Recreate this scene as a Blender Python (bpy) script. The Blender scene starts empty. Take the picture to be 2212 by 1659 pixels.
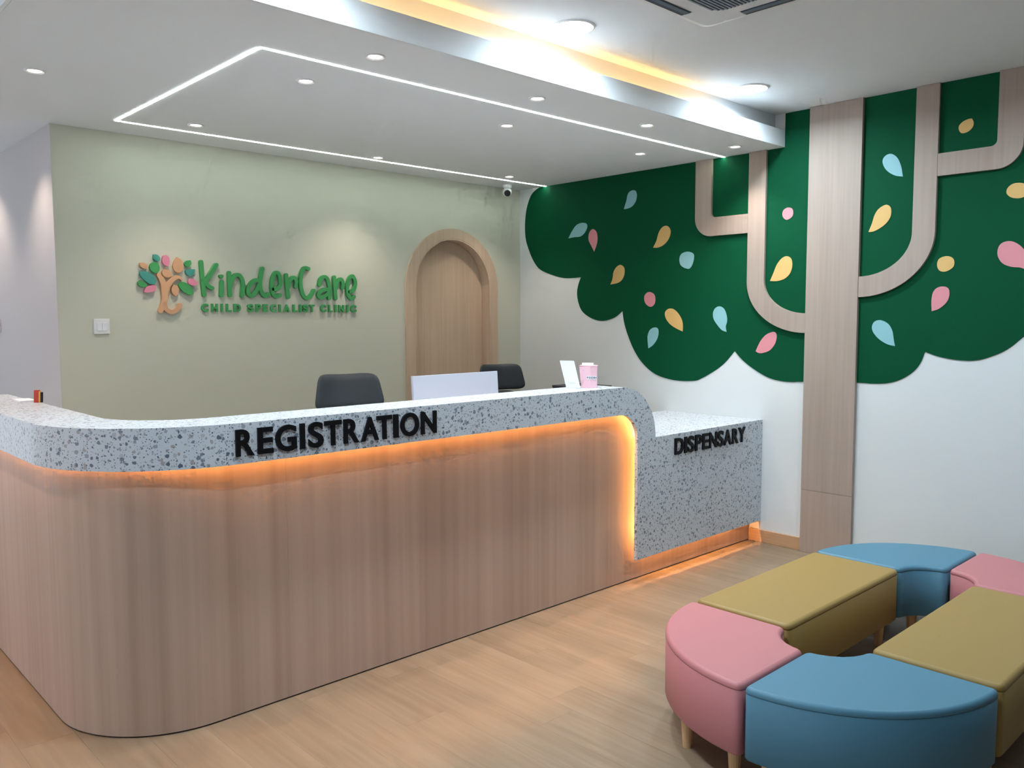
import bpy, bmesh, math, random
from mathutils import Vector, Matrix, Euler

# ------------------------------------------------------------------ camera, world, exposure
scene = bpy.context.scene
COL = scene.collection
random.seed(7)
F_PX, YAW, PITCH, ROLL, EYE = 1800.0, math.radians(43.434), math.radians(-4.487), math.radians(-0.166), 1.50
cam_data = bpy.data.cameras.new('camera')
cam_data.sensor_width = 36.0
cam_data.lens = F_PX * 36.0 / 2212.0
cam_data.clip_start = 0.05
cam = bpy.data.objects.new('camera', cam_data)
COL.objects.link(cam)
_f = Vector((math.sin(YAW) * math.cos(PITCH), math.cos(YAW) * math.cos(PITCH), math.sin(PITCH)))
_r = Vector((math.cos(YAW), -math.sin(YAW), 0))
_u = _r.cross(_f)
_r2 = math.cos(ROLL) * _r + math.sin(ROLL) * _u
_u2 = -math.sin(ROLL) * _r + math.cos(ROLL) * _u
cam.matrix_world = Matrix(((_r2.x, _u2.x, -_f.x, 0), (_r2.y, _u2.y, -_f.y, 0), (_r2.z, _u2.z, -_f.z, EYE), (0, 0, 0, 1)))
scene.camera = cam

world = bpy.data.worlds.new('world')
scene.world = world
world.use_nodes = True
WORLD_STRENGTH = 0.76
world.node_tree.nodes['Background'].inputs[0].default_value = (0.74, 0.87, 1.0, 1)
world.node_tree.nodes['Background'].inputs[1].default_value = WORLD_STRENGTH

BIG_WATTS, SPOT_WATTS = 13.0, 14.0
COOL, WARM = (0.72, 0.89, 1.0), (1.0, 0.84, 0.72)
LED_LINE, LED_COVE, LED_COUNTER = 16.5, 8.5, 70.0

vs = scene.view_settings
vs.view_transform = 'Standard'
vs.look = 'None'
vs.exposure = 0.82
vs.gamma = 1.0
vs.use_curve_mapping = False
try:
    scene.cycles.use_denoising = True
    scene.cycles.denoiser = 'OPENIMAGEDENOISE'
    scene.cycles.max_bounces = 6
    scene.cycles.diffuse_bounces = 4
    scene.cycles.use_adaptive_sampling = True
    scene.cycles.adaptive_threshold = 0.13
    scene.cycles.adaptive_min_samples = 14
    scene.cycles.sample_clamp_indirect = 6.0
except Exception:
    pass

# ------------------------------------------------------------------ helpers
def lin(c):
    return tuple((v / 12.92 if v <= 0.04045 else ((v + 0.055) / 1.055) ** 2.4) for v in (x / 255.0 for x in c))

def newmat(name):
    m = bpy.data.materials.new(name)
    m.use_nodes = True
    return m, m.node_tree.nodes, m.node_tree.links, m.node_tree.nodes['Principled BSDF']

def plain(name, rgb, rough=0.6, metal=0.0, spec=0.4, grain=0.0, gscale=60.0, bump=0.0):
    m, N, L, b = newmat(name)
    c = lin(rgb)
    b.inputs['Base Color'].default_value = (*c, 1)
    b.inputs['Roughness'].default_value = rough
    b.inputs['Metallic'].default_value = metal
    b.inputs['Specular IOR Level'].default_value = spec
    if grain or bump:
        tc = N.new('ShaderNodeTexCoord')
        nz = N.new('ShaderNodeTexNoise')
        nz.inputs['Scale'].default_value = gscale
        nz.inputs['Detail'].default_value = 4
        L.new(tc.outputs['Object'], nz.inputs['Vector'])
        if grain:
            mr = N.new('ShaderNodeMapRange')
            mr.inputs['To Min'].default_value = 1 - grain
            mr.inputs['To Max'].default_value = 1 + grain
            L.new(nz.outputs['Fac'], mr.inputs['Value'])
            mx = N.new('ShaderNodeVectorMath'); mx.operation = 'SCALE'
            mx.inputs[0].default_value = c
            L.new(mr.outputs[0], mx.inputs['Scale'])
            L.new(mx.outputs[0], b.inputs['Base Color'])
        if bump:
            bp = N.new('ShaderNodeBump')
            bp.inputs['Strength'].default_value = bump
            bp.inputs['Distance'].default_value = 0.002
            L.new(nz.outputs['Fac'], bp.inputs['Height'])
            L.new(bp.outputs[0], b.inputs['Normal'])
    return m

def emit(name, rgb, strength):
    m, N, L, b = newmat(name)
    b.inputs['Base Color'].default_value = (0.8, 0.8, 0.8, 1)
    b.inputs['Emission Color'].default_value = (*rgb, 1)
    b.inputs['Emission Strength'].default_value = strength
    return m

def wood(name, dark, light, axis, rough=0.5, fine=70.0, broad=9.0, stretch=0.04, per_object=0.0, spec=0.35, knots=False):
    """laminate / vinyl wood: streaks running along one axis of the object's own coordinates"""
    m, N, L, b = newmat(name)
    tc = N.new('ShaderNodeTexCoord')
    mp = N.new('ShaderNodeMapping')
    sc = [1.0, 1.0, 1.0]; sc['xyz'.index(axis)] = stretch
    mp.inputs['Scale'].default_value = sc
    L.new(tc.outputs['Object'], mp.inputs['Vector'])
    vec = mp.outputs[0]
    if per_object:
        oi = N.new('ShaderNodeObjectInfo')
        ad = N.new('ShaderNodeVectorMath'); ad.operation = 'ADD'
        ml = N.new('ShaderNodeVectorMath'); ml.operation = 'SCALE'
        ml.inputs[0].default_value = (37.0, 53.0, 11.0)
        L.new(oi.outputs['Random'], ml.inputs['Scale'])
        L.new(mp.outputs[0], ad.inputs[0]); L.new(ml.outputs[0], ad.inputs[1])
        vec = ad.outputs[0]
    def noise(scale, detail, dist=0.0):
        n = N.new('ShaderNodeTexNoise')
        n.inputs['Scale'].default_value = scale
        n.inputs['Detail'].default_value = detail
        n.inputs['Distortion'].default_value = dist
        L.new(vec, n.inputs['Vector'])
        return n.outputs['Fac']
    a, bb = noise(fine, 5), noise(broad, 3, 0.6)
    mix = N.new('ShaderNodeMath'); mix.operation = 'MULTIPLY_ADD'
    mix.inputs[1].default_value = 0.45
    L.new(a, mix.inputs[0])
    m2 = N.new('ShaderNodeMath'); m2.operation = 'MULTIPLY'; m2.inputs[1].default_value = 0.55
    L.new(bb, m2.inputs[0]); L.new(m2.outputs[0], mix.inputs[2])
    val = mix.outputs[0]
    if per_object:
        m3 = N.new('ShaderNodeMath'); m3.operation = 'MULTIPLY_ADD'
        m3.inputs[1].default_value = per_object; 
        L.new(oi.outputs['Random'], m3.inputs[0])
        s3 = N.new('ShaderNodeMath'); s3.operation = 'SUBTRACT'; s3.inputs[1].default_value = per_object / 2
        L.new(val, s3.inputs[0]); L.new(s3.outputs[0], m3.inputs[2])
        val = m3.outputs[0]
    cr = N.new('ShaderNodeValToRGB')
    cr.color_ramp.elements[0].position = 0.33
    cr.color_ramp.elements[0].color = (*lin(dark), 1)
    cr.color_ramp.elements[1].position = 0.67
    cr.color_ramp.elements[1].color = (*lin(light), 1)
    L.new(val, cr.inputs[0])
    L.new(cr.outputs[0], b.inputs['Base Color'])
    b.inputs['Roughness'].default_value = rough
    b.inputs['Specular IOR Level'].default_value = spec
    bp = N.new('ShaderNodeBump'); bp.inputs['Strength'].default_value = 0.08; bp.inputs['Distance'].default_value = 0.001
    L.new(a, bp.inputs['Height']); L.new(bp.outputs[0], b.inputs['Normal'])
    return m

def terrazzo(name):
    m, N, L, b = newmat(name)
    tc = N.new('ShaderNodeTexCoord')
    nz = N.new('ShaderNodeTexNoise'); nz.inputs['Scale'].default_value = 120; nz.inputs['Detail'].default_value = 2
    L.new(tc.outputs['Object'], nz.inputs['Vector'])
    sub = N.new('ShaderNodeVectorMath'); sub.operation = 'SUBTRACT'; sub.inputs[1].default_value = (.5, .5, .5)
    L.new(nz.outputs['Color'], sub.inputs[0])
    scl = N.new('ShaderNodeVectorMath'); scl.operation = 'SCALE'; scl.inputs['Scale'].default_value = 0.010
    L.new(sub.outputs[0], scl.inputs[0])
    add = N.new('ShaderNodeVectorMath'); add.operation = 'ADD'
    L.new(tc.outputs['Object'], add.inputs[0]); L.new(scl.outputs[0], add.inputs[1])
    col = None
    base = (*lin((200, 205, 212)), 1)
    def layer(prev, scale, thr_lo, thr_hi, stops, off):
        of = N.new('ShaderNodeVectorMath'); of.operation = 'ADD'; of.inputs[1].default_value = off
        L.new(add.outputs[0], of.inputs[0])
        v = N.new('ShaderNodeTexVoronoi'); v.voronoi_dimensions = '3D'; v.distance = 'EUCLIDEAN'
        v.inputs['Scale'].default_value = scale
        L.new(of.outputs[0], v.inputs['Vector'])
        sep = N.new('ShaderNodeSeparateColor'); L.new(v.outputs['Color'], sep.inputs[0])
        mr = N.new('ShaderNodeMapRange'); mr.inputs['To Min'].default_value = thr_lo; mr.inputs['To Max'].default_value = thr_hi
        L.new(sep.outputs[0], mr.inputs['Value'])
        lt = N.new('ShaderNodeMath'); lt.operation = 'LESS_THAN'
        L.new(v.outputs['Distance'], lt.inputs[0]); L.new(mr.outputs[0], lt.inputs[1])
        cr = N.new('ShaderNodeValToRGB'); cr.color_ramp.interpolation = 'CONSTANT'
        e = cr.color_ramp.elements
        e[0].position = 0; e[0].color = (*lin(stops[0]), 1)
        e[1].position = 1.0 / len(stops); e[1].color = (*lin(stops[1]), 1)
        for i in range(2, len(stops)):
            q = e.new(i / len(stops)); q.color = (*lin(stops[i]), 1)
        L.new(sep.outputs[1], cr.inputs[0])
        mx = N.new('ShaderNodeMix'); mx.data_type = 'RGBA'
        L.new(lt.outputs[0], mx.inputs['Factor'])
        if prev is None: mx.inputs['A'].default_value = base
        else: L.new(prev, mx.inputs['A'])
        L.new(cr.outputs[0], mx.inputs['B'])
        return mx.outputs['Result']
    greys = [(176, 178, 184), (120, 126, 140), (150, 155, 165), (96, 104, 120), (165, 158, 160)]
    col = layer(None, 56, 0.10, 0.50, greys, (3.1, 1.7, 0.4))
    col = layer(col, 130, 0.05, 0.42, [(128, 132, 142), (100, 106, 120), (165, 168, 172), (84, 92, 108)], (7.7, 2.2, 5.4))
    L.new(col, b.inputs['Base Color'])
    b.inputs['Roughness'].default_value = 0.3
    b.inputs['Specular IOR Level'].default_value = 0.5
    return m

def tag(o, label=None, cat=None, group=None, kind=None):
    if label: o['label'] = label
    if cat: o['category'] = cat
    if group: o['group'] = group
    if kind: o['kind'] = kind
    return o

def thing(name, loc, label, cat, group=None, kind=None):
    o = bpy.data.objects.new(name, None)
    o.empty_display_size = 0.05
    o.location = loc
    COL.objects.link(o)
    return tag(o, label, cat, group, kind)

def wloc(o):
    p = Vector((0, 0, 0))
    while o is not None:
        p += o.location
        o = o.parent
    return p

def obj(name, bm, mat, parent=None, smooth=False, bevel=0.0, seg=2, base=None, bangle=35):
    """bm is in world coordinates; the object's origin goes to `base` (or the parent's origin)"""
    bmesh.ops.recalc_face_normals(bm, faces=bm.faces)
    if parent is not None:
        org = wloc(parent); loc = Vector((0, 0, 0))
    else:
        if base is None:
            xs = [v.co.x for v in bm.verts]; ys = [v.co.y for v in bm.verts]; zs = [v.co.z for v in bm.verts]
            base = ((min(xs) + max(xs)) / 2, (min(ys) + max(ys)) / 2, min(zs))
        org = Vector(base); loc = org
    for v in bm.verts:
        v.co -= org
    me = bpy.data.meshes.new(name)
    bm.to_mesh(me); bm.free()
    me.materials.append(mat)
    if smooth or bevel:
        for p in me.polygons: p.use_smooth = True
    o = bpy.data.objects.new(name, me)
    o.location = loc
    o.parent = parent
    COL.objects.link(o)
    if bevel:
        md = o.modifiers.new('bevel', 'BEVEL')
        md.width = bevel; md.segments = seg; md.limit_method = 'ANGLE'; md.angle_limit = math.radians(bangle)
        md.harden_normals = True
    return o

def B(): return bmesh.new()

def add_box(bm, x0, x1, y0, y1, z0, z1):
    vs_ = [bm.verts.new(p) for p in ((x0, y0, z0), (x1, y0, z0), (x1, y1, z0), (x0, y1, z0), (x0, y0, z1), (x1, y0, z1), (x1, y1, z1), (x0, y1, z1))]
    for f in ((0, 3, 2, 1), (4, 5, 6, 7), (0, 1, 5, 4), (1, 2, 6, 5), (2, 3, 7, 6), (3, 0, 4, 7)):
        bm.faces.new([vs_[i] for i in f])
    return bm

def box(name, x0, x1, y0, y1, z0, z1, mat, parent=None, bevel=0.0, **k):
    return obj(name, add_box(B(), x0, x1, y0, y1, z0, z1), mat, parent, bevel=bevel, **k)

def add_prism(bm, pts, axis, a0, a1):
    """pts: 2D outline; axis 'x' -> (y,z), 'y' -> (x,z), 'z' -> (x,y); extruded from a0 to a1"""
    def mk(p, a):
        return {'x': (a, p[0], p[1]), 'y': (p[0], a, p[1]), 'z': (p[0], p[1], a)}[axis]
    lo = [bm.verts.new(mk(p, a0)) for p in pts]
    hi = [bm.verts.new(mk(p, a1)) for p in pts]
    bm.faces.new(lo); bm.faces.new(hi[::-1])
    n = len(pts)
    for i in range(n):
        j = (i + 1) % n
        bm.faces.new((lo[i], hi[i], hi[j], lo[j]))
    return bm

def arc(cx, cy, rx, ry, a0, a1, n):
    return [(cx + rx * math.cos(math.radians(a0 + (a1 - a0) * i / n)), cy + ry * math.sin(math.radians(a0 + (a1 - a0) * i / n))) for i in range(n + 1)]

def catmull(pts, n=5, closed=False):
    out = []; m = len(pts)
    for i in range(m if closed else m - 1):
        if closed:
            p0, p1, p2, p3 = pts[(i - 1) % m], pts[i], pts[(i + 1) % m], pts[(i + 2) % m]
        else:
            p1, p2 = pts[i], pts[i + 1]
            p0 = pts[i - 1] if i else (2 * p1[0] - p2[0], 2 * p1[1] - p2[1])
            p3 = pts[i + 2] if i + 2 < m else (2 * p2[0] - p1[0], 2 * p2[1] - p1[1])
        for k in range(n):
            t = k / n
            out.append(tuple(0.5 * (2 * p1[d] + (p2[d] - p0[d]) * t + (2 * p0[d] - 5 * p1[d] + 4 * p2[d] - p3[d]) * t * t + (3 * p1[d] - p0[d] - 3 * p2[d] + p3[d]) * t ** 3) for d in (0, 1)))
    if not closed: out.append(tuple(pts[-1]))
    return out

def leaf_outline(pts, tip):
    return catmull(list(pts) + [pts[0]], 4)[:-1] if tip else catmull(pts, 4, True)

def add_lathe(bm, prof, cx, cy, n=24, close=True):
    """prof: list of (r, z)"""
    rings = [[bm.verts.new((cx + r * math.cos(2 * math.pi * i / n), cy + r * math.sin(2 * math.pi * i / n), z)) for i in range(n)] for r, z in prof]
    for a, b in zip(rings, rings[1:]):
        for i in range(n):
            j = (i + 1) % n
            bm.faces.new((a[i], a[j], b[j], b[i]))
    if close:
        bm.faces.new(rings[0]); bm.faces.new(rings[-1][::-1])
    return bm

def add_stroke(bm, line, hw, y0, y1):
    """a flat rounded stroke cut from board: centre line in (x,z), front face at y0, back at y1"""
    n = len(line)
    def hwi(i): return hw[i] if isinstance(hw, list) else hw
    Lf, Rf = [], []
    nrm = []
    for i in range(n):
        a = line[max(i - 1, 0)]; b = line[min(i + 1, n - 1)]
        dx, dz = b[0] - a[0], b[1] - a[1]; l = math.hypot(dx, dz) or 1
        nrm.append((-dz / l, dx / l))
    def pair(p): return bm.verts.new((p[0], y0, p[1])), bm.verts.new((p[0], y1, p[1]))
    for i in range(n):
        w = hwi(i)
        Lf.append(pair((line[i][0] + nrm[i][0] * w, line[i][1] + nrm[i][1] * w)))
        Rf.append(pair((line[i][0] - nrm[i][0] * w, line[i][1] - nrm[i][1] * w)))
    for i in range(n - 1):
        bm.faces.new((Lf[i][0], Lf[i + 1][0], Rf[i + 1][0], Rf[i][0]))
        bm.faces.new((Lf[i][0], Lf[i][1], Lf[i + 1][1], Lf[i + 1][0]))
        bm.faces.new((Rf[i][0], Rf[i + 1][0], Rf[i + 1][1], Rf[i][1]))
    for end in (0, n - 1):
        s = 1 if end else -1
        w = hwi(end); nx, nz = nrm[end]; tx, tz = nz * s, -nx * s
        ring = [Lf[end]]
        for k in range(1, 6):
            a = math.pi * k / 6
            ring.append(pair((line[end][0] + w * (nx * math.cos(a) + tx * math.sin(a)), line[end][1] + w * (nz * math.cos(a) + tz * math.sin(a)))))
        ring.append(Rf[end])
        bm.faces.new([r[0] for r in ring])
        for q, r in zip(ring, ring[1:]):
            bm.faces.new((q[0], q[1], r[1], r[0]))
    return bm

_glyphs = {}
def glyph(ch, weight):
    """front outline of a character as (verts2d, faces) from the built-in font, unit box"""
    key = (ch, weight)
    if key not in _glyphs:
        cu = bpy.data.curves.new('glyph', 'FONT')
        cu.body = ch; cu.size = 1.0; cu.offset = weight; cu.extrude = 0.5; cu.resolution_u = 6
        o = bpy.data.objects.new('glyph', cu)
        COL.objects.link(o)
        bpy.context.view_layer.update()
        me = bpy.data.meshes.new_from_object(o.evaluated_get(bpy.context.evaluated_depsgraph_get()))
        bpy.data.objects.remove(o); bpy.data.curves.remove(cu)
        V = [tuple(v.co) for v in me.vertices]; Fc = [tuple(p.vertices) for p in me.polygons]
        bpy.data.meshes.remove(me)
        xs = [v[0] for v in V]; ys = [v[1] for v in V]
        x0, x1, y0, y1 = min(xs), max(xs), min(ys), max(ys)
        V = [((v[0] - x0) / (x1 - x0), (v[1] - y0) / (y1 - y0), v[2] + 0.5) for v in V]
        _glyphs[key] = (V, Fc)
    return _glyphs[key]

def add_glyph(bm, ch, fit, depth_of, weight=0.03):
    """fit(u, v, d) -> world point; d: 0 = back, 1 = front"""
    V, Fc = glyph(ch, weight)
    vv = [bm.verts.new(fit(*v)) for v in V]
    for f in Fc:
        try: bm.faces.new([vv[i] for i in f])
        except ValueError: pass
    return bm

# ------------------------------------------------------------------ materials
M = {}
M['ceiling'] = plain('ceiling_paint', (238, 242, 245), 0.9, spec=0.1)
M['white_wall'] = plain('white_wall_paint', (213, 215, 215), 0.85, spec=0.15)
M['added_grey_wall'] = plain('added_grey_wall_paint', (78, 80, 84), 0.8, spec=0.15)
M['lilac_wall'] = plain('pale_lilac_white_paint', (198, 191, 190), 0.85, spec=0.15)
M['monitor'] = plain('monitor_white_plastic', (178, 182, 196), 0.4)
M['seam'] = plain('pale_edge_band', (206, 182, 164), 0.6)
M['sage'] = plain('sage_wall_paint', (206, 206, 190), 0.85, spec=0.15)
M['white'] = plain('white_plastic', (232, 232, 234), 0.4)
M['white_gloss'] = plain('white_gloss_plastic', (235, 237, 242), 0.3)
M['black'] = plain('black_plastic', (20, 21, 24), 0.45)
M['letter_black'] = plain('letter_black', (8, 9, 13), 0.5, spec=0.2)
M['chair'] = plain('charcoal_mesh_fabric', (44, 50, 56), 0.6, grain=0.15, gscale=400)
M['dark_gap'] = plain('dark_shadow_gap', (52, 30, 22), 0.8)
M['steel'] = plain('chrome', (190, 190, 195), 0.25, metal=1.0)
M['terrazzo'] = terrazzo('terrazzo_solid_surface')
M['counter_wood'] = wood('counter_oak_laminate', (174, 146, 129), (198, 170, 153), 'z', rough=0.5, fine=26, broad=5, stretch=0.015)
M['tree_wood'] = wood('pale_oak_laminate', (156, 138, 126), (170, 152, 141), 'z', rough=0.55, fine=60, broad=7, stretch=0.03)
M['door_wood'] = wood('door_oak_laminate', (190, 164, 140), (208, 184, 160), 'z', rough=0.5, fine=50, broad=6, stretch=0.03)
M['base_wood'] = wood('baseboard_oak', (178, 140, 104), (196, 160, 124), 'y', rough=0.5, stretch=0.03)
M['floor'] = wood('vinyl_oak_plank', (126, 108, 88), (148, 129, 108), 'y', rough=0.42, fine=46, broad=10, stretch=0.07, per_object=0.08, spec=0.4)
M['leg_wood'] = wood('beech_leg', (186, 146, 104), (206, 168, 126), 'z', rough=0.5, stretch=0.05)
M['pink'] = plain('pink_leatherette', (184, 116, 119), 0.5, grain=0.03, gscale=180, bump=0.05)
M['blue'] = plain('blue_leatherette', (78, 124, 146), 0.48, grain=0.03, gscale=180, bump=0.05)
M['olive'] = plain('mustard_olive_leatherette', (152, 124, 68), 0.5, grain=0.03, gscale=180, bump=0.05)
M['canopy'] = plain('green_mural_paint', (3, 72, 44), 0.7, spec=0.1)
M['leaf_blue'] = plain('pale_blue_vinyl', (136, 184, 190), 0.6)
M['leaf_pink'] = plain('pink_vinyl', (212, 136, 144), 0.6)
M['leaf_yellow'] = plain('mustard_vinyl', (214, 172, 106), 0.6)
M['sign_green'] = plain('sign_green_board', (70, 158, 92), 0.5)
M['sign_teal'] = plain('sign_teal_board', (72, 154, 140), 0.5)
M['sign_pink'] = plain('sign_pink_board', (226, 140, 164), 0.5)
M['sign_tan'] = plain('sign_tan_board', (214, 166, 128), 0.5)
M['led_white'] = emit('led_line_glow', (0.86, 1.0, 0.93), LED_LINE)
M['led_cove'] = emit('cove_led_glow', (1.0, 0.55, 0.18), LED_COVE)
M['led_counter'] = emit('counter_led_glow', (1.0, 0.46, 0.13), LED_COUNTER)
M['lamp_warm'] = emit('spot_lamp_glow', (1.0, 0.86, 0.74), 7.0)
M['lamp_cool'] = emit('panel_lamp_glow', (0.82, 0.93, 1.0), 6.0)
M['pink_card'] = plain('pink_card_box', (236, 190, 200), 0.6)
M['paper'] = plain('white_paper', (236, 236, 242), 0.7)
M['acrylic'] = plain('white_card_in_acrylic', (226, 230, 242), 0.25, spec=0.6)
M['faint'] = plain('faint_grey_print', (206, 208, 222), 0.6)
M['red'] = plain('red_print', (186, 66, 50), 0.6)
M['yellow'] = plain('yellow_print', (226, 172, 84), 0.6)
M['screen'] = plain('dark_screen', (14, 15, 18), 0.2)
M['grille'] = plain('grey_blue_grille', (150, 160, 172), 0.5)
M['vane'] = plain('dark_air_vane', (92, 104, 120), 0.5)
M['slot'] = plain('dark_air_slot', (60, 68, 80), 0.6)

# ------------------------------------------------------------------ traced outlines, metres on their own wall planes
CANOPY= [[(4.964, 2.574), (5.032, 2.531), (5.085, 2.428), (5.106, 2.297), (5.098, 2.175), (5.059, 2.075), (4.999, 1.975), (4.922, 1.905), (4.779, 1.855), (4.665, 1.829), (4.57, 1.824), (4.471, 1.827)], [(4.499, 1.766), (4.511, 1.697), (4.493, 1.616), (4.451, 1.552), (4.367, 1.505), (4.277, 1.482), (4.203, 1.485), (4.116, 1.51), (4.046, 1.556)], [(4.031, 1.477), (3.995, 1.378), (3.931, 1.259), (3.848, 1.163), (3.74, 1.092), (3.622, 1.06), (3.508, 1.05), (3.397, 1.056), (3.349, 1.069), (3.243, 1.125), (3.152, 1.189), (3.071, 1.276)], [(3.006, 1.214), (2.907, 1.15), (2.81, 1.106), (2.717, 1.089), (2.636, 1.088), (2.576, 1.093), (2.212, 1.106), (2.138, 1.105), (2.048, 1.112), (1.972, 1.136), (1.904, 1.181), (1.861, 1.235), (1.836, 1.304)], [(1.763, 1.279), (1.666, 1.263), (1.572, 1.263), (1.492, 1.288), (1.414, 1.33), (1.339, 1.4)]]
LEAVES= [('blue', 1, [(4.039, 2.32), (4.015, 2.379), (3.999, 2.431), (3.964, 2.45), (3.93, 2.444), (3.916, 2.411), (3.925, 2.37), (3.956, 2.335), (3.997, 2.321)]), ('blue', 1, [(4.605, 2.142), (4.568, 2.193), (4.524, 2.237), (4.47, 2.253), (4.417, 2.245), (4.404, 2.216), (4.431, 2.173), (4.477, 2.148), (4.539, 2.147)]), ('pink', 1, [(4.331, 2.02), (4.361, 2.067), (4.389, 2.114), (4.386, 2.164), (4.363, 2.19), (4.338, 2.194), (4.307, 2.169), (4.297, 2.118), (4.307, 2.069)]), ('yellow', 1, [(3.763, 2.015), (3.733, 2.063), (3.714, 2.119), (3.683, 2.156), (3.644, 2.164), (3.615, 2.142), (3.609, 2.106), (3.63, 2.061), (3.672, 2.027), (3.72, 2.013)]), ('blue', 0, [(3.449, 1.967), (3.412, 1.95), (3.407, 1.919), (3.42, 1.874), (3.447, 1.848), (3.49, 1.857), (3.521, 1.881), (3.53, 1.921), (3.516, 1.953), (3.485, 1.966)]), ('yellow', 1, [(4.165, 1.759), (4.145, 1.799), (4.134, 1.854), (4.105, 1.891), (4.066, 1.905), (4.032, 1.882), (4.027, 1.838), (4.048, 1.795), (4.09, 1.77)]), ('pink', 0, [(3.79, 1.693), (3.754, 1.679), (3.738, 1.647), (3.744, 1.605), (3.776, 1.584), (3.813, 1.597), (3.836, 1.627), (3.837, 1.665), (3.817, 1.686)]), ('yellow', 1, [(3.494, 1.405), (3.551, 1.427), (3.603, 1.456), (3.641, 1.498), (3.65, 1.54), (3.623, 1.566), (3.579, 1.566), (3.534, 1.534), (3.502, 1.487), (3.493, 1.446)]), ('blue', 1, [(3.796, 1.277), (3.803, 1.327), (3.804, 1.37), (3.784, 1.413), (3.745, 1.432), (3.712, 1.424), (3.706, 1.387), (3.72, 1.344), (3.756, 1.301)]), ('blue', 1, [(3.135, 1.405), (3.173, 1.418), (3.208, 1.452), (3.238, 1.492), (3.245, 1.532), (3.228, 1.567), (3.194, 1.58), (3.159, 1.564), (3.138, 1.522), (3.132, 1.477), (3.142, 1.443)]), ('pink', 1, [(2.911, 1.279), (2.895, 1.314), (2.869, 1.358), (2.833, 1.392), (2.786, 1.409), (2.765, 1.397), (2.761, 1.369), (2.774, 1.326), (2.809, 1.287), (2.856, 1.269), (2.888, 1.268)]), ('pink', 0, [(2.702, 2.202), (2.674, 2.193), (2.665, 2.167), (2.672, 2.141), (2.707, 2.125), (2.732, 2.141), (2.74, 2.167), (2.729, 2.191)]), ('yellow', 1, [(2.817, 1.74), (2.795, 1.788), (2.771, 1.843), (2.736, 1.883), (2.701, 1.894), (2.671, 1.875), (2.663, 1.829), (2.678, 1.783), (2.713, 1.752), (2.763, 1.738)]), ('blue', 1, [(1.991, 2.309), (2.039, 2.322), (2.087, 2.358), (2.109, 2.401), (2.105, 2.43), (2.082, 2.447), (2.055, 2.445), (2.025, 2.419), (2.003, 2.37)]), ('yellow', 1, [(2.181, 2.007), (2.161, 2.058), (2.147, 2.105), (2.122, 2.14), (2.081, 2.158), (2.054, 2.137), (2.053, 2.09), (2.077, 2.051), (2.118, 2.022), (2.154, 2.008)]), ('yellow', 1, [(1.635, 2.575), (1.654, 2.575), (1.677, 2.567), (1.695, 2.553), (1.701, 2.536), (1.696, 2.517), (1.683, 2.504), (1.659, 2.505), (1.637, 2.518), (1.626, 2.537), (1.626, 2.554)]), ('yellow', 0, [(1.74, 1.841), (1.707, 1.83), (1.696, 1.802), (1.705, 1.774), (1.742, 1.755), (1.774, 1.763), (1.787, 1.795), (1.777, 1.828)]), ('pink', 1, [(1.807, 1.534), (1.81, 1.595), (1.803, 1.641), (1.782, 1.666), (1.75, 1.673), (1.722, 1.66), (1.716, 1.622), (1.73, 1.583), (1.767, 1.549)]), ('blue', 1, [(2.004, 1.333), (2.049, 1.343), (2.098, 1.372), (2.135, 1.414), (2.142, 1.45), (2.125, 1.478), (2.089, 1.484), (2.047, 1.462), (2.022, 1.421), (2.012, 1.367)]), ('yellow', 0, [(1.45, 2.153), (1.448, 2.18), (1.424, 2.201), (1.391, 2.203), (1.363, 2.193), (1.341, 2.173), (1.337, 2.148), (1.355, 2.133), (1.388, 2.123), (1.426, 2.13)]), ('pink', 1, [(1.314, 1.719), (1.335, 1.741), (1.369, 1.76), (1.412, 1.766), (1.452, 1.784), (1.474, 1.812), (1.483, 1.845), (1.475, 1.882), (1.451, 1.9), (1.417, 1.901), (1.383, 1.882), (1.357, 1.854), (1.333, 1.815), (1.317, 1.767)])]
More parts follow.
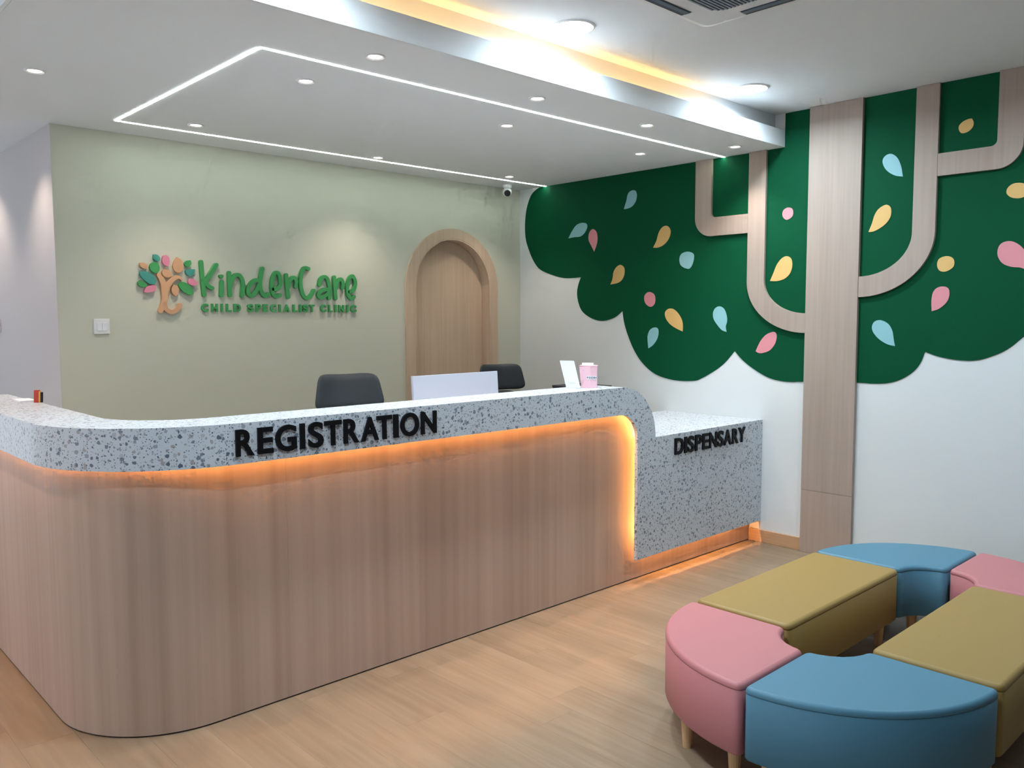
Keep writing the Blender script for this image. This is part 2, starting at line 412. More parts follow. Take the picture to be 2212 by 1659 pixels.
EMBLEM= [('tan', [(1.8309, 1.8378), (1.8536, 1.8388), (1.8739, 1.8264), (1.8752, 1.8099), (1.8587, 1.8026), (1.8396, 1.8105), (1.8305, 1.8246)]), ('green', [(1.9092, 1.8445), (1.9322, 1.8422), (1.9446, 1.8193), (1.9425, 1.7958), (1.9233, 1.7784), (1.9006, 1.7876), (1.8882, 1.8071), (1.8923, 1.8305)]), ('teal', [(1.9128, 1.8912), (1.9339, 1.8903), (1.9498, 1.873), (1.9458, 1.8528), (1.9259, 1.8519), (1.9119, 1.8646)]), ('pink', [(1.9872, 1.8916), (2.0036, 1.879), (2.0073, 1.8522), (1.9998, 1.8283), (1.9849, 1.8256), (1.9686, 1.8371), (1.9626, 1.8569), (1.9702, 1.8841)]), ('tan', [(2.0173, 1.7885), (2.0166, 1.7681), (1.9959, 1.756), (1.9725, 1.7599), (1.9599, 1.7797), (1.9673, 1.8001), (1.9875, 1.8056)]), ('tan', [(2.0545, 1.8814), (2.078, 1.8655), (2.0907, 1.8354), (2.0862, 1.8046), (2.0615, 1.7866), (2.0379, 1.796), (2.0266, 1.8226), (2.0366, 1.8569)]), ('green', [(2.1369, 1.8662), (2.1396, 1.8443), (2.125, 1.8245), (2.1043, 1.8292), (2.0965, 1.8439), (2.1124, 1.8623)]), ('teal', [(2.1617, 1.8122), (2.1566, 1.7866), (2.1371, 1.7687), (2.1129, 1.7747), (2.1033, 1.7984), (2.1245, 1.8094)]), ('pink', [(2.119, 1.7489), (2.1401, 1.7536), (2.1609, 1.7453), (2.1758, 1.725), (2.1562, 1.7107), (2.1283, 1.7148), (2.117, 1.7303)]), ('green', [(2.0644, 1.7288), (2.0906, 1.7296), (2.1248, 1.7133), (2.1468, 1.6794), (2.1439, 1.6551), (2.1158, 1.6546), (2.0818, 1.6746), (2.0587, 1.7048)]), ('tan', [(2.0361, 1.643), (2.0195, 1.6563), (2.0123, 1.6833), (2.0248, 1.7108), (2.0451, 1.7079), (2.0568, 1.6877), (2.0502, 1.6569)]), ('teal', [(1.829, 1.785), (1.8647, 1.7876), (1.9032, 1.7677), (1.9207, 1.7416), (1.9144, 1.7147), (1.8816, 1.7151), (1.8499, 1.7395), (1.8302, 1.7653)]), ('green', [(1.8151, 1.7219), (1.827, 1.7309), (1.8463, 1.7274), (1.8652, 1.7134), (1.8646, 1.6968), (1.8418, 1.6929), (1.8215, 1.7023)]), ('pink', [(1.8486, 1.6665), (1.8613, 1.6934), (1.8878, 1.704), (1.9174, 1.7047), (1.9144, 1.6779), (1.8896, 1.664), (1.8601, 1.6621)])]
EMBLEM_TRUNK= [([(1.9395, 1.7689), (1.9552, 1.7426), (1.9662, 1.7127), (1.97, 1.6689)], [0.0149, 0.0179, 0.0202, 0.0224]), ([(2.0786, 1.7429), (2.0653, 1.7561), (2.0469, 1.7589), (2.0191, 1.7432), (1.9958, 1.7154), (1.9796, 1.6759)], [0.006, 0.0105, 0.0142, 0.0164, 0.0194, 0.0209]), ([(1.9714, 1.7094), (1.9722, 1.6555), (1.965, 1.6014), (1.9418, 1.5526)], [0.0254, 0.0224, 0.0202, 0.0164]), ([(1.9666, 1.5913), (1.977, 1.5622), (2.0022, 1.5474), (2.024, 1.5502), (2.0471, 1.5647), (2.0617, 1.5887)], [0.0179, 0.0149, 0.0149, 0.0149, 0.0149, 0.0149])]
SCRIPT= [('K', [[(2.2036, 1.8588), (2.2087, 1.761), (2.2164, 1.6539)], [(2.3014, 1.8446), (2.2643, 1.79), (2.2289, 1.7399)], [(2.2272, 1.731), (2.2489, 1.7064), (2.2698, 1.6973)]]), ('i', [[(2.3275, 1.7735), (2.3334, 1.7737)], [(2.334, 1.7385), (2.3276, 1.6531)]]), ('n', [[(2.3848, 1.7976), (2.3848, 1.7249), (2.3862, 1.6541)], [(2.388, 1.7111), (2.401, 1.7531), (2.4238, 1.7816), (2.4483, 1.7852), (2.4677, 1.7656), (2.4755, 1.7272), (2.4729, 1.6921), (2.4673, 1.6534)]]), ('d', [[(2.5942, 1.7503), (2.5676, 1.7566), (2.5367, 1.7394), (2.5146, 1.7071), (2.5099, 1.6753), (2.5229, 1.6557), (2.5442, 1.6582), (2.571, 1.6907), (2.5906, 1.7338)], [(2.6142, 1.8342), (2.6029, 1.7875), (2.5953, 1.7375), (2.6002, 1.6913), (2.6162, 1.6594), (2.6347, 1.6554), (2.6522, 1.6672)]]), ('e', [[(2.6899, 1.7004), (2.7177, 1.7046), (2.7406, 1.7305), (2.7403, 1.7776), (2.7244, 1.8075), (2.7046, 1.8068), (2.6864, 1.7723), (2.6786, 1.7181), (2.6837, 1.675), (2.7044, 1.6537), (2.7364, 1.6615)]]), ('r', [[(2.7864, 1.7973), (2.79, 1.7208), (2.797, 1.6494)], [(2.7979, 1.7137), (2.8112, 1.7579), (2.8321, 1.7805), (2.8499, 1.7774), (2.8592, 1.7556), (2.855, 1.7209)]]), ('C', [[(2.9559, 1.8453), (2.9284, 1.8501), (2.9071, 1.8271), (2.8932, 1.7676), (2.8959, 1.7086), (2.9129, 1.6608), (2.94, 1.6441), (2.9682, 1.6617), (2.9918, 1.6973)]]), ('a', [[(3.0379, 1.7381), (3.0474, 1.7759), (3.0753, 1.7941), (3.1009, 1.7813), (3.1138, 1.7363), (3.118, 1.6908), (3.1135, 1.6451)], [(3.1131, 1.7059), (3.0776, 1.7066), (3.0402, 1.6893), (3.0276, 1.665), (3.0444, 1.6502), (3.0765, 1.6597), (3.1057, 1.6845)]]), ('r', [[(3.1571, 1.7945), (3.1608, 1.7222), (3.1661, 1.6459)], [(3.1677, 1.7147), (3.181, 1.757), (3.2019, 1.7806), (3.2187, 1.7757), (3.2271, 1.7506), (3.2228, 1.7198)]]), ('e', [[(3.278, 1.694), (3.3082, 1.7023), (3.3261, 1.7299), (3.3287, 1.7689), (3.313, 1.8033), (3.293, 1.8026), (3.2724, 1.7711), (3.2623, 1.7168), (3.2685, 1.6706), (3.2934, 1.6462), (3.3174, 1.6598)]])]
REG= [('R', 1.3234, 1.3935), ('E', 1.4081, 1.4691), ('G', 1.479, 1.5652), ('I', 1.5808, 1.6008), ('S', 1.6166, 1.6812), ('T', 1.6874, 1.7626), ('R', 1.7738, 1.8439), ('A', 1.8555, 1.9388), ('T', 1.9312, 2.0055), ('I', 2.0146, 2.0375), ('O', 2.0504, 2.145), ('N', 2.158, 2.2399)]
DIS= [('D', 4.0034, 4.0892), ('I', 4.0996, 4.1231), ('S', 4.1337, 4.1965), ('P', 4.2094, 4.278), ('E', 4.2867, 4.3499), ('N', 4.3611, 4.4419), ('S', 4.451, 4.5157), ('A', 4.5217, 4.606), ('R', 4.6179, 4.687), ('Y', 4.6893, 4.7698)]
CHI= [('C', 2.1987, 2.2442), ('H', 2.2632, 2.3045), ('I', 2.326, 2.3383), ('L', 2.3607, 2.395), ('D', 2.4112, 2.4593), ('S', 2.5049, 2.5458), ('P', 2.5633, 2.6017), ('E', 2.6149, 2.6483), ('C', 2.6679, 2.7089), ('I', 2.7295, 2.7431), ('A', 2.7631, 2.8116), ('L', 2.8344, 2.8688), ('I', 2.882, 2.8961), ('S', 2.9077, 2.9478), ('T', 2.9587, 2.9985), ('C', 3.0455, 3.0904), ('L', 3.1104, 3.1411), ('I', 3.1587, 3.1746), ('N', 3.1923, 3.237), ('I', 3.255, 3.2704), ('C', 3.2886, 3.3389)]
# ------------------------------------------------------------------ the room
WX, WY = 4.995, 5.17            # right wall plane, sage wall plane
HS, HC = 2.585, 2.797           # soffit and main ceiling heights

def struct(o, label=None):
    o['kind'] = 'structure'
    if label: o['label'] = label
    return o

# floor slab and its vinyl planks
floor = struct(box('floor', -3.5, WX, -3.5, 8.5, -0.06, -0.003, M['floor'], base=(0, 0, -0.003)), 'light oak vinyl plank floor')
PW, PL = 0.18, 1.22
pm = None
ncol = 31
for i in range(ncol):
    x1 = WX - PW * i
    off = random.random() * PL
    y = -1.3 - off
    while y < 5.1:
        if pm is None:
            bm = add_box(B(), -PW + 0.0004, 0, 0.0002, PL - 0.0002, -0.003, 0.0)
            me = bpy.data.meshes.new('plank'); bmesh.ops.recalc_face_normals(bm, faces=bm.faces); bm.to_mesh(me); bm.free()
            me.materials.append(M['floor']); pm = me
        p = bpy.data.objects.new('plank', pm)
        p.parent = floor; p.location = Vector((x1, y, 0)) - floor.location
        COL.objects.link(p)
        y += PL

# right wall
struct(box('wall_right', WX, WX + 0.12, -3.5, WY + 0.12, 0, 2.86, M['white_wall']), 'white wall carrying the tree mural')
# sage wall with the arched doorway cut to the floor
DCX, DR, DSP = 4.2535, 0.3885, 1.7445
notch = [(DCX - DR, 0)] + arc(DCX, DSP, DR, DR, 180, 0, 28) + [(DCX + DR, 0)]
wall_back = obj('wall_back', add_prism(B(), [(1.381, 0)] + notch + [(WX, 0), (WX, 2.86), (1.381, 2.86)], 'y', WY, WY + 0.12), M['sage'])
struct(wall_back, 'sage green wall behind the reception counter')
struct(box('wall_left', 1.38, 1.50, WY + 0.001, 8.5, 0, 2.86, M['lilac_wall']), 'white side wall running back from the sage corner')
struct(box('wall_rear', 1.5, WX + 0.12, 8.3, 8.42, 0, 2.86, M['white_wall']), 'white wall of the room behind the sage wall')
struct(box('wall_front_added', -3.5, WX + 0.12, -1.72, -1.60, 0, 2.86, M['added_grey_wall']), 'grey wall added behind the camera to keep that side dark')  # unseen wall, added to cut the light coming from behind the camera
# baseboard on the right wall, either side of the tree trunk
bb = struct(box('baseboard_right', WX - 0.014, WX, 2.562, 2.934, 0, 0.085, M['base_wood'], bevel=0.003), 'oak baseboard along the white wall')
struct(box('baseboard_right', WX - 0.014, WX, -3.5, 2.22, 0, 0.085, M['base_wood'], bevel=0.003), 'oak baseboard along the white wall')

# ceilings: main ceiling, dropped soffit with its lip and cove trough
struct(box('ceiling', -3.5, WX, -3.5, 8.5, HC, HC + 0.06, M['ceiling']), 'flat white main ceiling')
SX, LY = 0.765, 2.735
soff = struct(box('ceiling_soffit', SX + 0.016, WX, LY + 0.016, 8.4, HS, HS + 0.02, M['ceiling']), 'dropped white ceiling over the reception counter')
struct(box('trim_1', SX, WX, LY, LY + 0.016, HS - 0.0005, 2.692, M['ceiling'], bevel=0.002), 'front lip of the dropped ceiling')
struct(box('trim_2', SX, SX + 0.016, LY + 0.016, 8.4, HS - 0.0005, 2.692, M['ceiling'], bevel=0.002), 'side lip of the dropped ceiling')
struct(box('trim_3', SX + 0.075, WX, 2.808, 2.828, HS + 0.02, HC, M['ceiling']), 'recessed riser above the lip')
struct(box('trim_4', SX + 0.075, SX + 0.095, 2.828, 8.4, HS + 0.02, HC, M['ceiling']), 'recessed side riser above the lip')

# arched door: casing, reveal lining and leaf
door = struct(thing('door_1', (DCX, WY, 0), 'arched oak door in the sage wall', None))
OR, OSP, OCX = 0.473, 1.736, 4.249
ring = [(OCX - OR, 0)] + arc(OCX, OSP, OR, OR, 180, 0, 32) + [(OCX + OR, 0), (DCX + DR - 0.001, 0)] + arc(DCX, DSP, DR - 0.001, DR - 0.001, 0, 180, 32) + [(DCX - DR + 0.001, 0)]
obj('casing', add_prism(B(), ring, 'y', WY - 0.016, WY - 0.0002), M['door_wood'], door, bevel=0.002, bangle=50)
ri = DR - 0.012
lining = [(DCX - DR + 0.001, 0)] + arc(DCX, DSP, DR - 0.001, DR - 0.001, 180, 0, 32) + [(DCX + DR - 0.001, 0), (DCX + ri, 0)] + arc(DCX, DSP, ri, ri, 0, 180, 32) + [(DCX - ri, 0)]
obj('reveal_lining', add_prism(B(), lining, 'y', WY - 0.014, WY + 0.118), M['door_wood'], door)
rl = ri - 0.002
obj('door_leaf', add_prism(B(), [(DCX - rl, 0.004)] + arc(DCX, DSP, rl, rl, 180, 0, 32) + [(DCX + rl, 0.004)], 'y', WY + 0.082, WY + 0.116), M['door_wood'], door)

# ------------------------------------------------------------------ reception counter
CF, CZ = 2.852, 1.126          # terrazzo front plane, counter top height
WF = 2.935                     # wood front plane
END_Y = 4.81
counter = thing('reception_counter', (2.6, 3.1, 0), 'curved wood and terrazzo reception counter with warm lighting under its edge', 'counter')

def path_offset(left_x, cx, cy, r, front_y, x_end, y_start=END_Y, n=24):
    return [(left_x, y_start)] + arc(cx, cy, r, r, 180, 270, n) + [(x_end, front_y)]

def band(outer, inner, z0, z1):
    return add_prism(B(), outer + inner[::-1], 'z', z0, z1)

def wood_path(d, x_end):
    return path_offset(0.845 + d, 1.265, 3.355, 0.42 - d, WF + d, x_end)
def terr_path(d, x_end):
    return path_offset(0.795 + d, 1.345, 3.402, 0.55 - d, CF + d, x_end)

obj('front_panel', band(wood_path(0, 1.5625), wood_path(0.02, 1.5625), 0.006, 1.09), M['counter_wood'], counter, smooth=False)
box('front_panel', 1.5645, WX - 0.003, WF, WF + 0.02, 0.006, 0.80, M['counter_wood'], counter)
obj('front_panel_top', add_prism(B(), [(1.5645, 0.80), (3.795, 0.80)] + arc(3.525, 0.828, 0.27, 0.262, 0, 90, 20) + [(1.5645, 1.09)], 'y', WF, WF + 0.02), M['counter_wood'], counter)
box('seam_strip', 1.5626, 1.5644, WF + 0.0008, WF + 0.015, 0.006, 1.09, M['seam'], counter)
obj('plinth', band(wood_path(0.006, WX - 0.003), wood_path(0.03, WX - 0.003), 0.0, 0.0058), M['dark_gap'], counter)
obj('inner_panel', band(wood_path(0.022, 3.52), wood_path(0.13, 3.52), 0.001, 1.09), M['white'], counter)
# terrazzo fascia: swept band round the corner + flat front plate that steps down to the dispensary
XR = 1.45
obj('terrazzo_fascia', band(terr_path(0, XR), terr_path(0.02, XR), 0.976, CZ), M['terrazzo'], counter)
plate = ([(XR, 0.976), (3.51, 0.976)] + arc(3.51, 0.826, 0.15, 0.15, 90, 0, 14) + [(3.66, 0.145), (WX - 0.002, 0.145), (WX - 0.002, 0.826), (3.823, 0.826)]
         + arc(3.525, 0.828, 0.298, 0.298, 0, 90, 24) + [(XR, CZ)])
obj('terrazzo_fascia', add_prism(B(), plate, 'y', CF, CF + 0.02), M['terrazzo'], counter)
# tops
obj('counter_top', band(terr_path(0.0202, 3.525), terr_path(0.24, 3.525), CZ - 0.022, CZ), M['terrazzo'], counter)
wf = arc(3.525, 0.828, 0.298, 0.298, 0, 90, 24)
obj('waterfall_end', add_prism(B(), wf + arc(3.525, 0.828, 0.276, 0.276, 90, 0, 24), 'y', CF + 0.0202, 3.092), M['terrazzo'], counter)
bm = add_prism(B(), [(3.823, CF + 0.0202), (WX - 0.002, CF + 0.0202), (WX - 0.002, 3.64), (3.50, 3.64), (3.50, 3.094), (3.823, 3.094)], 'z', 0.804, 0.826)
obj('dispensary_top', bm, M['terrazzo'], counter)
box('dispensary_cabinet', 3.53, WX - 0.003, 2.957, 3.62, 0.001, 0.803, M['white'], counter)
# LED strips hidden behind the terrazzo edges
obj('led_strip', band(path_offset(0.832, 1.265, 3.355, 0.433, 2.922, 3.48), path_offset(0.838, 1.265, 3.355, 0.427, 2.928, 3.48), 1.042, 1.052), M['led_counter'], counter)
box('led_strip', 3.795, 3.803, 2.924, 2.932, 0.20, 0.80, M['led_counter'], counter)
obj('led_strip', add_prism(B(), arc(3.51, 0.826, 0.245, 0.245, 92, 0, 14) + arc(3.51, 0.826, 0.237, 0.237, 0, 92, 14), 'y', 2.924, 2.932), M['led_counter'], counter)
box('led_strip', 3.80, WX - 0.12, 2.905, 2.913, 0.270, 0.278, M['led_counter'], counter)

def letters(root, cells, z0, z1, yf, yb, mat, weight, names='letter', parent_label=None):
    for ch, x0, x1 in cells:
        e = 0.012 * (z1 - z0) if ch in 'OGSCQ' else 0.0
        bm = B()
        add_glyph(bm, ch, lambda u, v, d: (x0 + u * (x1 - x0), yb + d * (yf - yb), z0 - e + v * (z1 - z0 + 2 * e)), None, weight)
        obj(names, bm, mat, root)

reg = thing('registration_sign', (1.78, CF, 1.005), 'black REGISTRATION lettering on the terrazzo counter front', 'sign')
letters(reg, REG, 1.005, 1.103, CF - 0.010, CF - 0.0004, M['letter_black'], 0.022)
dis = thing('dispensary_sign', (4.39, CF, 0.703), 'black DISPENSARY lettering on the low terrazzo front', 'sign')
letters(dis, DIS, 0.703, 0.800, CF - 0.010, CF - 0.0004, M['letter_black'], 0.022)

# ------------------------------------------------------------------ clinic sign on the sage wall
sign = thing('clinic_sign', (2.6, WY, 1.54), 'raised green KinderCare clinic sign with a colourful tree emblem', 'sign')
SF, SB = WY - 0.022, WY - 0.0005
for k, (ch, strokes) in enumerate(SCRIPT):
    bm = B()
    for q, s in enumerate(strokes):
        add_stroke(bm, catmull(s, 5) if len(s) > 2 else s, 0.0128 if ch != 'i' or q else 0.0115, SF - 0.0006 * q, SB)
    obj('letter', bm, M['sign_green'], sign)
letters(sign, CHI, 1.549, 1.600, WY - 0.016, SB, M['sign_green'], 0.045)
bm = B()
for k, (line, ws) in enumerate(EMBLEM_TRUNK):
    fine = catmull(line, 5)
    wf_ = [ws[min(i // 5, len(ws) - 1)] + (ws[min(i // 5 + 1, len(ws) - 1)] - ws[min(i // 5, len(ws) - 1)]) * (i % 5) / 5 for i in range(len(fine))]
    add_stroke(bm, fine, [w * 0.86 for w in wf_], SF - 0.0005 * k, SB)
tr = obj('emblem_trunk', bm, M['sign_tan'], sign); tr['label'] = 'tan tree trunk of the emblem'
for c, pts in EMBLEM:
    o = obj('emblem_leaf', add_prism(B(), leaf_outline(pts, True), 'y', SF, SB), M['sign_' + c], sign)

# ------------------------------------------------------------------ tree mural on the right wall
tree = thing('tree_mural', (WX, 2.39, 0), 'wall-height tree mural with wooden trunk, green canopy and coloured leaves', 'mural')
low = []
for lobe in CANOPY:
    low.append(lobe)
edge = catmull(low[0], 4)
for a, b in zip(low, low[1:]):
    edge += catmull([a[-1]] + b, 4)[1:]
last = low[-1][-1]
edge += catmull([last, (last[1] * 0 + last[0] - 0.10, last[1] + 0.10), (last[0] - 0.14, last[1] + 0.26)], 4)[1:]
cusp = edge[-1]
edge += catmull([cusp, (cusp[0] - 0.16, cusp[1] - 0.10), (cusp[0] - 0.36, cusp[1] - 0.10), (cusp[0] - 0.56, cusp[1] + 0.04), (cusp[0] - 0.68, cusp[1] + 0.30), (cusp[0] - 0.66, cusp[1] + 0.60), (cusp[0] - 0.55, cusp[1] + 0.80)], 4)[1:]
cusp = edge[-1]
edge += catmull([cusp, (cusp[0] - 0.06, cusp[1] + 0.16), (cusp[0] + 0.0, cusp[1] + 0.40)], 4)[1:]
top_r = edge[-1]
canopy_poly = edge + [(top_r[0] + 0.08, 2.7955), (LY - 0.001, 2.7955), (LY - 0.001, HS - 0.001), (4.93, HS - 0.001)]
obj('canopy', add_prism(B(), canopy_poly, 'x', WX - 0.004, WX - 0.0003), M['canopy'], tree)
TT = WX - 0.028
TL, TRT = 2.557, 2.225
box('trunk_panel', TT, WX - 0.0045, TRT, TL, 0.001, 0.4042, M['tree_wood'], tree, bevel=0.0012)
box('trunk_panel', TT, WX - 0.0045, TRT, TL, 0.4058, HC - 0.001, M['tree_wood'], tree, bevel=0.0012)
def branch(pts):
    obj('branch', add_prism(B(), pts, 'x', TT + 0.003, WX - 0.0045), M['tree_wood'], tree, bevel=0.0012, bangle=50)
branch([(2.976, HS - 0.001), (2.850, HS - 0.001)] + arc(TL + 0.001, 1.742, 0.293, 0.214, 0, -90, 16) + arc(TL + 0.001, 1.742, 0.419, 0.338, -90, 0, 20))
branch([(3.391, HS - 0.001), (3.261, HS - 0.001), (3.261, 2.217)] + arc(3.231, 2.217, 0.03, 0.03, 0, -90, 6)[1:] + [(2.977, 2.187), (2.977, 2.061)] + arc(3.262, 2.190, 0.129, 0.129, -90, 0, 12))
branch([(1.798, HC - 0.001), (1.923, HC - 0.001)] + arc(TRT - 0.001, 1.985, 0.301, 0.240, 180, 270, 16) + arc(TRT - 0.001, 1.985, 0.426, 0.363, 270, 180, 20))
branch([(1.376, HC - 0.001), (1.501, HC - 0.001), (1.501, 2.439)] + arc(1.531, 2.439, 0.03, 0.03, 180, 270, 6)[1:] + [(1.797, 2.409), (1.797, 2.285)] + arc(1.500, 2.409, 0.124, 0.124, 270, 180, 12))
for c, tip, pts in LEAVES:
    o = obj('leaf', add_prism(B(), leaf_outline(pts, tip), 'x', WX - 0.0065, WX - 0.0042), M['leaf_' + c], tree)
    o['label'] = {'blue': 'pale blue', 'pink': 'pink', 'yellow': 'mustard yellow'}[c] + (' teardrop leaf' if tip else ' round leaf')

# ------------------------------------------------------------------ ottomans
OZ0, OZ1, OSEAM = 0.12, 0.356, 0.334
def taper_leg(parent, x, y):
    obj('leg', add_lathe(B(), [(0.016, 0.0), (0.0245, OZ0 + 0.004)], x, y, 16), M['leg_wood'], parent, smooth=False)
def fillet(pts, r=0.030, n=6):
    """round the sharp corners of a plan outline"""
    out = []; m = len(pts)
    for i in range(m):
        p0, p1, p2 = Vector(pts[i - 1]), Vector(pts[i]), Vector(pts[(i + 1) % m])
        a, b = (p0 - p1), (p2 - p1)
        if a.length < 1e-6 or b.length < 1e-6: continue
        ang = math.degrees(a.angle(b))
        if ang > 150: out.append(tuple(p1)); continue
        d = min(r, a.length * 0.9, b.length * 0.9)
        q0, q1 = p1 + a.normalized() * d, p1 + b.normalized() * d
        for k in range(n + 1):
            t = k / n
            out.append(tuple(q0 * (1 - t) ** 2 + p1 * 2 * t * (1 - t) + q1 * t * t))
    return out
def inset(pts, d):
    out = []; m = len(pts)
    area = sum(pts[i][0] * pts[(i + 1) % m][1] - pts[(i + 1) % m][0] * pts[i][1] for i in range(m))
    s = 1 if area > 0 else -1
    for i in range(m):
        e0 = (Vector(pts[i]) - Vector(pts[i - 1])).normalized(); e1 = (Vector(pts[(i + 1) % m]) - Vector(pts[i])).normalized()
        nn = Vector((-e0.y - e1.y, e0.x + e1.x))
        nn = nn.normalized() / max(0.5, nn.length / 2) if nn.length > 1e-6 else Vector((-e0.y, e0.x))
        out.append((pts[i][0] + s * nn.x * d, pts[i][1] + s * nn.y * d))
    return out
def ring_solid(rings):
    bm = B(); R_ = [[bm.verts.new((p[0], p[1], z)) for p in pts] for pts, z in rings]
    n = len(R_[0])
    for a, b in zip(R_, R_[1:]):
        for i in range(n):
            j = (i + 1) % n
            bm.faces.new((a[i], a[j], b[j], b[i]))
    bm.faces.new(R_[0][::-1]); bm.faces.new(R_[-1])
    return bm
def ottoman(name, pts, centre, mat, legs, label, group='modular ottomans set in an oval ring'):
    t = thing(name, (centre[0], centre[1], 0), label, 'ottoman', group)
    pts = fillet(pts)
    def smooth_sides(o):
        for p in o.data.polygons: p.use_smooth = abs(p.normal.z) < 0.98
    smooth_sides(obj('upholstered_base', ring_solid([(inset(pts, 0.006), OZ0), (inset(pts, 0.001), OZ0 + 0.006), (inset(pts, 0.0006), OSEAM - 0.0008), (inset(pts, 0.0016), OSEAM)]), mat, t))
    prof = [(0.0016, OSEAM + 0.0002), (0.0, OSEAM + 0.0016), (0.0, OZ1 - 0.016), (0.0012, OZ1 - 0.0105), (0.0045, OZ1 - 0.0055), (0.0095, OZ1 - 0.002), (0.0145, OZ1)]
    smooth_sides(obj('seat_pad', ring_solid([(inset(pts, d), z) for d, z in prof]), mat, t))
    for x, y in legs: taper_leg(t, x, y)
    return t
YC, RO, RI, G = 1.337, 0.565, 0.148, 0.004
CL, CR = 2.812, 3.846
def wedge(cx, a0, a1):
    dx = G * (1 if -90 < (a0 + a1) / 2 < 90 else -1); dy = G * (1 if 0 < (a0 + a1) / 2 < 180 else -1)
    c = (cx + dx, YC + dy)
    pts = arc(*c, RO - G, RO - G, a0, a1, 16) + arc(*c, RI, RI, a1, a0, 6)
    return pts
def wlegs(cx, angs):
    return [(cx + r * math.cos(math.radians(a)), YC + r * math.sin(math.radians(a))) for a, r in angs]
def wc(cx, a): return (cx + 0.36 * math.cos(math.radians(a)), YC + 0.36 * math.sin(math.radians(a)))
ottoman('wedge_ottoman', wedge(CL, 90, 180), wc(CL, 135), M['pink'], wlegs(CL, [(146, 0.518), (173, 0.50), (97, 0.50), (135, 0.215)]), 'pink quarter-round ottoman on round wooden legs nearest the counter')
ottoman('wedge_ottoman', wedge(CL, 180, 270), wc(CL, 225), M['blue'], wlegs(CL, [(187, 0.50), (225, 0.51), (263, 0.50), (225, 0.215)]), 'blue quarter-round ottoman nearest the camera')
ottoman('wedge_ottoman', wedge(CR, 0, 90), wc(CR, 45), M['blue'], wlegs(CR, [(7, 0.50), (45, 0.51), (83, 0.50), (45, 0.215)]), 'blue quarter-round ottoman against the tree trunk wall')
ottoman('wedge_ottoman', wedge(CR, -90, 0), wc(CR, -45), M['pink'], wlegs(CR, [(-83, 0.50), (-45, 0.51), (-7, 0.50), (-45, 0.215)]), 'pink quarter-round ottoman at the far right, cut off by the photo edge')
BX0, BX1 = CL + G + 0.012, CR - G - 0.004
for y0, y1, lab in ((YC + RI + 0.004, YC + RO, 'long mustard olive ottoman block on the counter side of the ring'), (YC - RO, YC - RI - 0.004, 'long mustard olive ottoman block on the right side, behind the near blue wedge')):
    ottoman('bench_ottoman', [(BX0, y0), (BX1, y0), (BX1, y1), (BX0, y1)], ((BX0 + BX1) / 2, (y0 + y1) / 2), M['olive'],
            [(BX0 + 0.06, y0 + 0.06), (BX1 - 0.06, y0 + 0.06), (BX1 - 0.06, y1 - 0.06), (BX0 + 0.06, y1 - 0.06)], lab)

# ------------------------------------------------------------------ staff desk, monitor, chairs, printer
desk = thing('staff_desk', (2.55, 3.35, 0), 'white staff desk behind the reception counter', 'desk')
box('worktop', 1.55, 3.49, 3.082, 3.66, 0.72, 0.745, M['white'], desk, bevel=0.002)
box('side_panel', 1.55, 1.57, 3.09, 3.62, 0.001, 0.7195, M['white'], desk)
box('side_panel', 3.47, 3.488, 3.09, 3.62, 0.001, 0.7195, M['white'], desk)
box('back_panel', 1.571, 3.469, 3.09, 3.108, 0.20, 0.7195, M['white'], desk)

mon = thing('monitor', (2.965, 3.56, 0.7455), 'white monitor seen from behind above the counter', 'monitor')
def tilted(bm, cx, cy, cz, rx, rz):
    R_ = Matrix.Translation((cx, cy, cz)) @ Euler((rx, 0, rz)).to_matrix().to_4x4()
    bmesh.ops.transform(bm, matrix=R_, verts=bm.verts)
    return bm
mrx, mrz = math.radians(-4), math.radians(1.2)
obj('back_shell', tilted(add_box(B(), -0.312, 0.312, -0.012, 0.006, -0.18, 0.18), 2.972, 3.585, 1.015, mrx, mrz), M['monitor'], mon, bevel=0.003)
obj('screen', tilted(add_box(B(), -0.308, 0.308, 0.0062, 0.010, -0.176, 0.176), 2.972, 3.585, 1.015, mrx, mrz), M['screen'], mon)
box('stand_neck', 2.94, 3.00, 3.556, 3.570, 0.755, 0.96, M['monitor'], mon, bevel=0.003)
box('stand_base', 2.86, 3.08, 3.47, 3.65, 0.7455, 0.757, M['monitor'], mon, bevel=0.004)

